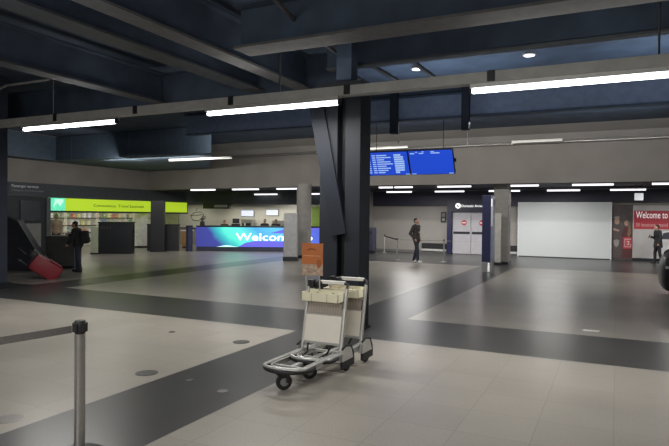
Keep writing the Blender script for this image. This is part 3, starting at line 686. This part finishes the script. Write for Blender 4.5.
def machine(x, w, h, label):
    s = thing('coffee_machine', label, 'coffee machine', (x, 27.5, 1.0)); MB().box(-w/2, w/2, -.2, .2, 0, h, bev=.02).build('body', dk, s); MB().box(-w/2+.05, w/2-.05, -.21, -.2, .15, h*.6).build('front', dark_m, s); MB().box(-w/2+.03, w/2-.03, -.26, -.2, 0, .05).build('drip_tray', dark_m, s)
machine(-18.9, .7, .55, 'steel coffee machine below the pale blue menu screen'); machine(-16.9, .6, .5, 'steel coffee machine right of the cafe staff')
s = thing('ceiling_grille', 'dark box unit hanging over the cafe left part', 'air unit', (-20.2, 26.2, 2.12)); MB().box(-.9, .9, 0, .2, 0, .30).build('case', dark_m, s); MB().box(-.1, .8, -.01, 0, .08, .22).build('vent', mat('vent_grey', (.22, .22, .21), .5), s)
area(-18, 27.0, 2.3, 5, .2, 46, (1, .95, .85)); area(-22.8, 26.9, 2.4, 2, .2, 12, (1, 1, .8))
# wooden stand
s = thing('wooden_stand', 'small orange brown wooden stand left of the glowing counter', 'stand', (-20.62, 24.3, 0), rotz=.45)
wd = mat('oak_wood', (.45, .25, .10), .5, var=.2, scale=5)
MB().box(-.22, .22, -.2, .2, .08, .9, bev=.01).build('body', wd, s); MB().box(-.3, .3, -.24, .24, .9, .95, bev=.006).build('top', whitep_m, s); MB().box(-.2, .2, -.18, .18, 0, .08).build('plinth', dark_m, s)
# items on LED counter
def on_counter(dx, dy=.3): return A0+Vector((math.cos(ang)*dx-math.sin(ang)*dy, math.sin(ang)*dx+math.cos(ang)*dy, 1.25))
s = thing('cash_register', 'dark cash register on the glowing counter, left part', 'cash register', on_counter(1.9), ang)
MB().box(-.2, .2, -.15, .2, 0, .1, bev=.01).build('drawer', dark_m, s); MB().box(-.17, .17, .0, .03, .12, .36).build('screen', dark_m, s); MB().tube([(0, .05, .1), (0, .03, .2)], .02).build('stand', dark_m, s)
s = thing('espresso_grinder', 'small dark grinder on the left end of the counter', 'grinder', on_counter(.25), ang)
MB().box(-.1, .1, -.1, .1, 0, .2, bev=.01).build('body', dark_m, s); MB().lathe([(.05, .2), (.1, .35), (.1, .38)], seg=16).build('hopper', mat('hop', (.1, .08, .07), .3), s)
s = thing('paper_cup', 'white paper cup on the counter beside the cash register', 'cup', on_counter(2.35, .2)); MB().lathe([(.035, 0), (.05, .13)], seg=16).build('cup', whitep_m, s); MB().lathe([(.053, .13), (.053, .145)], seg=16).build('lid', whitep_m, s)

# ------------------------------------------------------------------ shop on the left
s = thing('shop_sign', 'long lime green illuminated shop sign above the lit shelves', 'shop sign', (-22.0, 21.9, 1.9))
MB().box(-.1, .0, -4.1, 4.0, 0, .55).build('light_box', lime_m, s)
gp = MB().box(-.1, .01, -4.85, -4.1, 0, .55).build('green_screen', mat('mint_screen', (.2, .7, .45), .4, emit=(.10, .72, .42), es=.9, var=.5, scale=7), s)
m = MB(); m.prism([(-4.7, .15), (-4.5, .35), (-4.35, .2), (-4.2, .42), (-4.2, .5), (-4.6, .5)], .012, .018, 'YZ'); m.build('screen_picture', mat('mint_pale', (.6, .9, .8), .4, emit=(.6, 1, .8), es=.7), gp)
MB().box(-.1, .02, 4.0, 4.05, -.02, .57).build('end_cap', dark_m, s)
MB().box(-.1, .02, -4.85, 4.05, -.08, -.001).build('lower_trim', dark_m, s)
text('sign_letters', 'Convenience  Travel Essentials', .2, mat('olive_letter', (.12, .2, .02), .5), s, (.004, -2.55, .2), rot=(PI/2, 0, PI/2), width=3.2)
text('office_letters', 'Passenger services', .16, mat('grey_letter', (.5, .52, .55), .5, emit=(.5, .52, .55), es=.12), None, (0, 0, 0))
o = bpy.data.objects['office_letters']
s = thing('office_sign', 'faint grey two-line lettering sign on the slate band at far left', 'sign', (-22.03, 15.3, 2.72))
MB().box(-.02, 0, -.1, 1.6, -.08, .28).build('plate', headerl_m, s)
o.parent = s; o.location = (.003, .0, .12); o.rotation_euler = (PI/2, 0, PI/2); o.name = 'upper_letters'
for v in o.data.vertices: v.co.x *= 1.02
text('lower_letters', 'Transport and information', .11, mat('dim_letter', (.25, .27, .3), .5), s, (.003, .0, -.04), rot=(PI/2, 0, PI/2), width=1.45)
# shelf units along shop rear and their goods
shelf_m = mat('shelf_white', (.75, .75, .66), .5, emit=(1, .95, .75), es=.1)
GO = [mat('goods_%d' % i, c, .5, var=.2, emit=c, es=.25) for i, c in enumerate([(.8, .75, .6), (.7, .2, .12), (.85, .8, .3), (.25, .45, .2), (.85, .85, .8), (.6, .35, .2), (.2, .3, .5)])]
goods_proto = {}
ylist = [15.2, 17.3, 19.4, 21.5, 23.6, 25.7]
ords = ['leftmost', 'second from the left', 'third from the left', 'third from the right', 'second from the right', 'rightmost']
gn = 0
for i, y0 in enumerate(ylist):
    u = thing('shop_shelf_unit', 'brightly lit white shop shelf unit, %s under the lime sign' % ords[i], 'shelf unit', (-26.6, y0, 0), group='lit shelf units in the shop')
    MB().box(-.3, -.27, 0, 2.0, 0, 2.2).build('back_panel', shelf_m, u)
    for zz in (.3, .75, 1.15, 1.55, 1.95): MB().box(-.27, .15, 0, 2.0, zz-.05, zz).build('shelf', mat('shelf_edge', (.05, .05, .045), .5), u)
    for yy in (0, 1.97): MB().box(-.3, .15, yy, yy+.03, 0, 2.2).build('side_panel', shelf_m, u)
    MB().box(.08, .14, .05, 1.95, 2.12, 2.16).build('light_strip', strip_m, u)
    for zz in (.75, 1.15, 1.55):
        yy = .1
        while yy < 1.85:
            w = random.uniform(.12, .2); hh = random.uniform(.14, .3); ci = random.randrange(7)
            if ci not in goods_proto:
                g_ = thing('product_box', 'coloured product pack on the lit shop shelves', 'product', group='packs on the shop shelves'); goods_proto[ci] = g_
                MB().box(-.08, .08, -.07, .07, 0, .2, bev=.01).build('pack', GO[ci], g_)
                MB().box(.08, .083, -.05, .05, .06, .13).build('pack_label', whitep_m, g_); q = g_
            else: q = dup(goods_proto[ci])
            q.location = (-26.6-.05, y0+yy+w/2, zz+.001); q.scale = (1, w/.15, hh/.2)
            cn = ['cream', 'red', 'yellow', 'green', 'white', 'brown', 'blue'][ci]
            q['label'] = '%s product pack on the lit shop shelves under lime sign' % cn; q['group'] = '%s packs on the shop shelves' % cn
            yy += w+.22
area(-25.4, 20.5, 2.9, 1.0, 9, 70, (1, .96, .82)); area(-24.2, 20.5, 2.3, .3, 8, 30, (1, .97, .8), rot=(0, math.radians(-50), 0))
# black counters and columns in front of the shop
s = thing('black_counter', 'chest-high black counter block in front of the lit shop', 'counter', (-20.05, 18.85, 0), rotz=.61)
MB().box(-.72, .72, -.02, .6, 0, 1.38, bev=.01).build('body', dark_m, s); MB().box(-.75, .75, -.05, .63, 1.38, 1.43, bev=.006).build('top', dark_m, s)
text('counter_letters', 'C I T Y', .12, mat('dimwhite', (.12, .12, .12), .5), s, (-.6, -.025, 1.12), width=.4)
s = thing('cream_end_panel', 'narrow cream upright panel at left side of the black counter', 'panel', (-20.6, 18.2, 0), rotz=.61)
MB().box(-.17, .13, .0, .1, 0, 1.2, bev=.01).build('board', mat('cream_panel', (.42, .46, .33), .5), s); MB().box(-.19, .15, -.02, .12, 0, .06).build('foot', dark_m, s)
s = thing('white_pillar', 'pale round pillar behind the lime sign, right of the black counter', 'column', (-22.8, 23.15, 0))
MB().lathe([(.40, 0), (.40, 3.1)], seg=36).build('shaft', mat('pale_pillar', (.8, .8, .74), .5), s, smooth=True); MB().lathe([(.42, 0), (.42, .1)], seg=36).build('skirting', dark_m, s)
s = thing('black_pillar', 'black square pillar between lime sign and wooden stand', 'column', (-19.55, 20.95, 0), rotz=.6)
MB().box(-.31, .31, -.1, .28, 0, 2.42).build('shaft', dark_m, s); MB().box(-.33, .33, -.12, .30, 0, .1).build('skirting', black_m, s)
s = thing('black_counter', 'low black counter block just behind the foot of the black pillar', 'counter', (-20.13, 21.80, 0), rotz=.61)
MB().box(-.62, .86, -.22, .25, 0, 1.25).build('body', dark_m, s); MB().box(-.64, .88, -.23, .27, 1.25, 1.3).build('top', black_m, s)
# dark booth, grey desk at far left
s = thing('glazed_office', 'dark glazed office front with pale lower panel at far left', 'office', (-22.0, 16.1, 0), rotz=PI/2)
MB().box(-1.6, .85, 0, .08, 0, 2.44).build('body', mat('booth_dark', (.02, .024, .028), .5), s)
MB().box(-.2, .5, -.03, 0, .35, 1.35).build('lower_panel', mat('booth_pale', (.2, .2, .19), .5), s)
MB().box(-.45, .45, -.04, 0, 1.45, 2.3).build('window', mat('booth_glass', (.05, .06, .065), .15, metal=.3), s)
MB().box(.75, .95, -.05, .08, 0, 2.44).build('corner_post', mat('booth_post', (.09, .10, .105), .5), s)
s = thing('grey_desk', 'grey podium desk between the red suitcase and dark-clad traveller', 'desk', (-16.3, 13.2, 0), rotz=.5)
MB().box(-.48, .42, -.3, .3, .08, 1.02, bev=.015).build('body', mat('desk_grey', (.075, .075, .072), .5), s); MB().box(-.52, .46, -.34, .34, 1.02, 1.06).build('top', mat('desk_top', (.15, .15, .14), .5), s); MB().box(-.45, .4, -.28, .28, 0, .08).build('plinth', dark_m, s)

# suitcases
def suitcase(label, loc, tilt, rz, col, size=(.5, .3, .75)):
    s = thing('suitcase', label, 'suitcase', loc, rz); w, d_, h = size; sh = mat('shell_'+label[:6], col, .5, bump=.15, scale=20)
    R = Matrix.Rotation(tilt, 4, 'Y')
    def T(m_): m_.bm.transform(R); return m_
    T(MB().box(-d_/2, d_/2, -w/2, w/2, .06, h, bev=.1)).build('shell', sh, s, smooth=True)
    m = MB(); m.box(d_/2-.005, d_/2+.03, -w/2+.06, w/2-.06, .14, h*.6, bev=.02); T(m).build('front_pocket', sh, s, smooth=True)
    m = MB(); m.tube([(-d_/2+.05, -.12, h), (-d_/2+.05, -.12, h+.28), (-d_/2+.05, .12, h+.28), (-d_/2+.05, .12, h)], .012, 8); T(m).build('pull_handle', dark_m, s)
    for sy in (-1, 1):
        m = MB(); m.lathe([(.02, -.015), (.05, -.012), (.05, .012), (.02, .015)], (-d_/2+.04, sy*(w/2-.06), .05), 16, 'Y'); T(m).build('wheel', black_m, s, smooth=True)
    m = MB(); m.box(-d_/2+.1, d_/2-.1, -.1, .1, h, h+.03, bev=.01); T(m).build('carry_handle', dark_m, s)
    return s
suitcase('red soft suitcase tilted over its wheels beside the grey desk', (-13.75, 11.0, .03), -.95, .91, (.26, .018, .03), (.5, .46, .85))
suitcase('black suitcase leaning behind the red suitcase', (-14.35, 11.35, .03), -.8, .91, (.014, .014, .016), (.5, .32, .95))
s = thing('black_kiosk', 'dark slanted kiosk beside the left-edge pillar', 'kiosk', (-16.7, 12.0, 0), rotz=.5)
m = MB(); m.prism([(-.5, 0), (.85, 0), (.55, .5), (-.1, 1.55), (-.5, 1.7)], -.2, .2); m.build('body', mat('kiosk_dark', (.045, .048, .062), .5), s)
m = MB(); m.beam((-.08, -.21, 1.56), (.57, -.21, .5), .03, .02); m.build('edge_strip', mat('edge_grey', (.25, .25, .25), .4), s)

# ------------------------------------------------------------------ people
def limb(mb, pts, rads, seg=12):
    mb.tube(pts, rads, seg)
    for p_, r_ in zip(pts, rads): mb.ball(p_, r_*1.0, 10)
def finalize(mb, name, m, parent, voxel, smooth_it=3):
    o = mb.build(name, m, parent)
    r_ = o.modifiers.new('r', 'REMESH'); r_.mode = 'VOXEL'; r_.voxel_size = voxel; r_.use_smooth_shade = True
    s_ = o.modifiers.new('s', 'SMOOTH'); s_.iterations = smooth_it; s_.factor = .5
    bake(o, None)
    o.data.materials.clear(); o.data.materials.append(m)
    for p_ in o.data.polygons: p_.use_smooth = True
    return o
def person(label, loc, rz, H, top_m, leg_m, shoe_m, arms, stride=.12, lean=0.0, coat=False, backpack=False, shirt=False, long_hair=False, vox=.011, headbow=0.0, name='person', phone=False, bulk=2.0):
    """local frame: facing -Y, H metres tall. arms: two lists (elbow, wrist) offsets from the shoulder."""
    t = thing(name, label, 'person', loc, rz); k = H/1.75
    def S(p_): return (p_[0]*k, p_[1]*k, p_[2]*k)
    hip, chest, neck = (0, 0, .93), (0, -lean*.6, 1.33), (0, -lean, 1.48)
    hd = (0, -lean-.02-headbow, 1.63-headbow*.3)
    body = MB()
    def L_(mb, pts, rads, seg=12): limb(mb, [S(p_) for p_ in pts], [r_*k for r_ in rads], seg)
    def torso(mb, g_):
        g_ = g_*bulk if g_ else 0
        mb.ball(S((0, 0, .96)), tuple(v*k for v in (.155+g_, .11+g_, .13+g_)), 20)
        mb.ball(S((0, -lean*.3, 1.13)), tuple(v*k for v in (.135+g_, .10+g_, .16+g_)), 20)
        mb.ball(S((0, -lean*.6, 1.3)), tuple(v*k for v in (.165+g_, .115+g_, .15+g_)), 20)
        L_(mb, [(-.17, -lean*.85, 1.41), (.17, -lean*.85, 1.41)], [.055+g_, .055+g_])
    torso(body, 0)
    L_(body, [(0, -lean*.9, 1.42), (0, -lean, 1.52)], [.06, .052])
    # head: skull, jaw, nose, ears
    body.ball(S((hd[0], hd[1]+.01, hd[2]+.02)), tuple(v*k for v in (.076, .095, .10)), 20)
    body.ball(S((hd[0], hd[1]-.03, hd[2]-.045)), tuple(v*k for v in (.055, .06, .065)), 16)
    body.tube([S((0, hd[1]-.085, hd[2]+.015)), S((0, hd[1]-.108, hd[2]-.022))], [.010*k, .017*k], 8)
    for s_ in (-1, 1): body.ball(S((s_*.078, hd[1]+.01, hd[2]-.005)), tuple(v*k for v in (.014, .022, .034)), 8)
    legs = []
    for s_ in (-1, 1):
        dy = s_*stride
        hp, kn, an = (s_*.085, 0, .92), (s_*.10, dy*.55-.03, .50), (s_*.105, dy+.02, .09)
        legs.append((hp, kn, an))
        L_(body, [hp, kn, (s_*.103, dy*.8-.0, .32), an], [.085, .058, .055, .038])
        body.ball(S((s_*.11, dy-.06, .04)), tuple(v*k for v in (.04, .11, .035)), 12)
    sleeves = []
    for s_, (el, wr) in zip((-1, 1), arms):
        sh_ = (s_*.19, -lean*.85, 1.40); e = tuple(a+b_ for a, b_ in zip(sh_, el)); w_ = tuple(a+b_ for a, b_ in zip(sh_, wr))
        L_(body, [sh_, e, w_], [.05, .038, .026]); sleeves.append((sh_, e, w_))
        d_ = (Vector(w_)-Vector(e)).normalized(); side = Vector((s_, 0, 0)) if abs(d_.x) < .7 else Vector((0, 1, 0))
        side = (side-d_*side.dot(d_)).normalized(); nrm_ = d_.cross(side)
        pc = Vector(w_)+d_*.05
        L_(body, [w_, tuple(pc)], [.024, .032])
        for fi, (off, ln) in enumerate(((-.027, .062), (-.009, .075), (.009, .07), (.027, .055))):
            b0 = pc+nrm_*off+d_*.02; b1 = b0+d_*ln*.55; b2 = b1+d_*ln*.4-side*.02*s_*0-side*.018
            L_(body, [tuple(b0), tuple(b1), tuple(b2)], [.0095, .0085, .007], 8)
        b0 = Vector(w_)+d_*.03-nrm_*.022; b1 = b0-nrm_*.03+d_*.03
        L_(body, [tuple(b0), tuple(b1), tuple(b1+d_*.025)], [.012, .010, .008], 8)
        if phone and s_ == phone:
            q = pc+d_*.05; mm = MB(); mm.box(-.035, .035, -.006, .006, -.07, .07, bev=.004)
            o = mm.build('phone', mat('phone_black', (.01, .01, .012), .2), t); o.location = S(tuple(q)); o.rotation_euler = (-.5, 0, 0)
    bo = finalize(body, 'body', skin_m, t, vox*k)
    m_ = MB()
    for s_ in (-1, 1): m_.ball(S((s_*.03, hd[1]-.082, hd[2]+.012)), .010*k, 8)
    m_.build('eyes', eye_m, bo, smooth=True)
    m_ = MB(); m_.box(-.024*k, .024*k, (hd[1]-.094)*k, (hd[1]-.084)*k, (hd[2]-.062)*k, (hd[2]-.054)*k); m_.build('mouth', mat('lips', (.3, .1, .09), .5), bo)
    # hair
    h_ = MB(); h_.ball(S((0, hd[1]+.028, hd[2]+.045)), tuple(v*k for v in (.084, .095, .088)), 18)
    h_.ball(S((0, hd[1]+.055, hd[2]-.0)), tuple(v*k for v in (.075, .06, .08)), 14)
    if long_hair: h_.ball(S((0, hd[1]+.07, hd[2]-.09)), tuple(v*k for v in (.085, .05, .15)), 14)
    finalize(h_, 'hair', hair_m, t, .016*k)
    # jacket
    j = MB(); torso(j, .016)
    for sh_, e, w_ in sleeves:
        w2 = tuple(a+(b_-a)*.93 for a, b_ in zip(e, w_)); L_(j, [sh_, e, w2], [.066+.008*bulk, .054+.006*bulk, .044+.004*bulk])
    if coat:
        j.tube([S((0, 0, 1.05)), S((0, 0, .85)), S((0, 0, .72))], [.16*k, .18*k, .195*k], 20)
    else: j.ball(S((0, 0, .93)), tuple(v*k for v in (.172, .13, .09)), 16)
    L_(j, [(0, -lean*.9+.02, 1.44), (0, -lean+.02, 1.49)], [.075, .065])
    finalize(j, 'jacket' if not coat else 'coat', top_m, t, .014*k)
    if shirt:
        m_ = MB(); m_.ball(S((.0, -lean*.5-.085, 1.2)), tuple(v*k for v in (.06, .055, .2)), 14); finalize(m_, 'shirt_front', shirt_m, t, .014*k)
    tr_ = MB(); tr_.ball(S((0, 0, .92)), tuple(v*k for v in (.16, .118, .1)), 16)
    for hp, kn, an in legs: L_(tr_, [hp, kn, (kn[0]*.5+an[0]*.5, kn[1]*.5+an[1]*.5, .3), (an[0], an[1], .07)], [.098, .072, .066, .058])
    finalize(tr_, 'trousers', leg_m, t, .014*k)
    for hp, kn, an in legs:
        f = MB(); f.ball(S((an[0], an[1]-.075, .045)), tuple(v*k for v in (.048, .135, .045)), 16); f.ball(S((an[0], an[1], .07)), tuple(v*k for v in (.045, .05, .05)), 12)
        f.box((an[0]-.045)*k, (an[0]+.045)*k, (an[1]-.19)*k, (an[1]+.055)*k, 0.001, .022*k, bev=.008)
        finalize(f, 'shoe', shoe_m, t, .013*k, 2)
    if backpack:
        b_ = MB(); b_.box(-.15*k, .15*k, .12*k, .32*k, .98*k, 1.42*k, bev=.06*k); bp_ = b_.build('backpack', cloth_black, t, smooth=True)
        b_ = MB(); b_.box(-.11*k, .11*k, .31*k, .36*k, 1.02*k, 1.2*k, bev=.02*k); b_.build('backpack_pocket', cloth_black, bp_, smooth=True)
    return t
down = ((-.03, .03, -.27), (-.02, -.03, -.50)), ((.03, .03, -.27), (.02, -.03, -.50))
# man facing right (+X): rotation +90 deg turns -Y into +X
person('man in dark jacket, jeans and white shoes standing sideways by the queue rail', (-7.03, 21.7, 0), math.radians(78), 1.73, cloth_char, denim, shoe_white,
       [((-.05, .12, -.26), (.0, -.04, -.46)), ((.05, .12, -.26), (.0, -.04, -.46))], stride=.15, shirt=True, lean=-.02, bulk=2.4)
# woman facing left with phone
person('person in black coat looking at a phone before the red welcome board', (1.5, 26.6, 0), math.radians(-70), 1.56, cloth_black, cloth_black, shoe_black,
       [((-.05, -.02, -.26), (.06, -.24, -.2)), ((.05, .03, -.26), (.04, -.05, -.48))], stride=.1, coat=True, lean=.03, headbow=.03, phone=-1, bulk=3.0)
person('dark-clad traveller with a backpack standing before the lit shop', (-14.78, 12.45, 0), math.radians(-65), 1.56, cloth_black, denim, shoe_black,
       [((-.05, -.12, -.2), (.03, -.34, -.14)), ((.05, -.05, -.25), (.02, -.2, -.42))], stride=.1, lean=.08, headbow=.04, backpack=True, bulk=2.8)
person('person in pale tan top at the shop, left of the traveller', (-22.75, 17.95, 0), math.radians(40), 1.74, mat('tan_top', (.38, .27, .2), .8), denim, shoe_black, down, vox=.016, stride=.03)
for x, y, l, mt_ in ((-19.3, 25.8, 'cafe worker with bowed head behind left part of glowing counter', cloth_black), (-16.95, 26.2, 'cafe worker in black behind the counter, left of the pair near the pillar', cloth_black), (-16.2, 26.1, 'cafe worker in black behind the counter, right of the pair near the pillar', cloth_black)):
    person(l, (x, y, 0), math.radians(20), 1.58 if x > -18 else 1.5, mt_, denim, shoe_black, down, vox=.016, stride=.03, name='person')

# ------------------------------------------------------------------ black car at right edge
def car():
    t = thing('car', 'front corner of a glossy black car cut off by the right photo edge', 'car', (2.02, 15.9, 0), rotz=0)
    # length along +X (nose to -X); stations: x, half width, z bottom, z bonnet
    st = [(-1.10, .45, .30, .70), (-1.04, .66, .14, .90), (-.9, .8, .08, 1.02), (-.6, .86, .10, 1.1), (0, .88, .14, 1.14), (2.6, .88, .16, 1.14), (3.0, .8, .25, 1.0)]
    m = MB(); rings = []
    for x, hw, z0, z1 in st:
        ring = [(x, -hw*.85, z0), (x, -hw, z0+.12), (x, -hw, z1-.22), (x, -hw*.86, z1-.05), (x, -hw*.5, z1), (x, hw*.5, z1), (x, hw*.86, z1-.05), (x, hw, z1-.22), (x, hw, z0+.12), (x, hw*.85, z0)]
        rings.append([m.bm.verts.new(p_) for p_ in ring])
    n = 10
    for a, b_ in zip(rings, rings[1:]):
        for k_ in range(n): m.bm.faces.new((a[k_], a[(k_+1) % n], b_[(k_+1) % n], b_[k_]))
    m.bm.faces.new(rings[0][::-1]); m.bm.faces.new(rings[-1])
    gl = mat('car_paint', (.006, .007, .007), .35, spec=.35)
    o = m.build('body', gl, t, smooth=True); sm = o.modifiers.new('s', 'SUBSURF'); sm.levels = 2; sm.render_levels = 2
    m = MB(); m.prism([(.1, 1.0), (.75, 1.42), (2.1, 1.42), (2.8, 1.0)], -.7, .7); m.build('cabin', mat('car_glass', (.02, .02, .025), .1), t, bevel=.08)
    for x in (-.35, 2.2):
        for y in (-.78, .78):
            m = MB(); m.lathe([(.2, -.1), (.31, -.09), (.32, 0), (.31, .09), (.2, .1)], (x, y, .32), 32, 'Y'); w_ = m.build('wheel', black_m, t, smooth=True)
            m = MB(); m.lathe([(.03, -.108), (.2, -.1), (.2, .1), (.03, .108)], (x, y, .32), 24, 'Y'); m.build('rim', alu_m, w_, smooth=True)
    for y in (-.6, .6): m = MB(); m.ball((-.93, y, .68), (.09, .14, .07), 14); m.build('headlight', mat('lampglass', (.3, .32, .33), .15), t, smooth=True)
    m = MB(); m.box(-1.09, -1.0, -.35, .35, .42, .52, bev=.02); m.build('grille', dark_m, t)
car()

# ------------------------------------------------------------------ world, camera
w = bpy.data.worlds.new('world'); SC.world = w; w.use_nodes = True
w.node_tree.nodes['Background'].inputs[0].default_value = (.5, .58, .75, 1); w.node_tree.nodes['Background'].inputs[1].default_value = .02
cam = bpy.data.cameras.new('camera'); co = bpy.data.objects.new('camera', cam); COL.objects.link(co)
F = 578.3890
cam.sensor_width = 36; cam.lens = F/669*36; cam.clip_start = .05; cam.clip_end = 200
R = Matrix(((0.8985004269568007, -0.01441241714831508, 0.4387359855202101), (0.43886291116998716, 0.0071460863411750035, -0.898525613797074), (0.009814680730981355, 0.999870599468725, 0.012745836975321702)))
co.matrix_world = Matrix.Translation((0, 0, 1.8)) @ R.to_4x4()
SC.camera = co
SC.view_settings.view_transform = 'Standard'
SC.view_settings.look = 'None'
SC.view_settings.exposure = 0.0
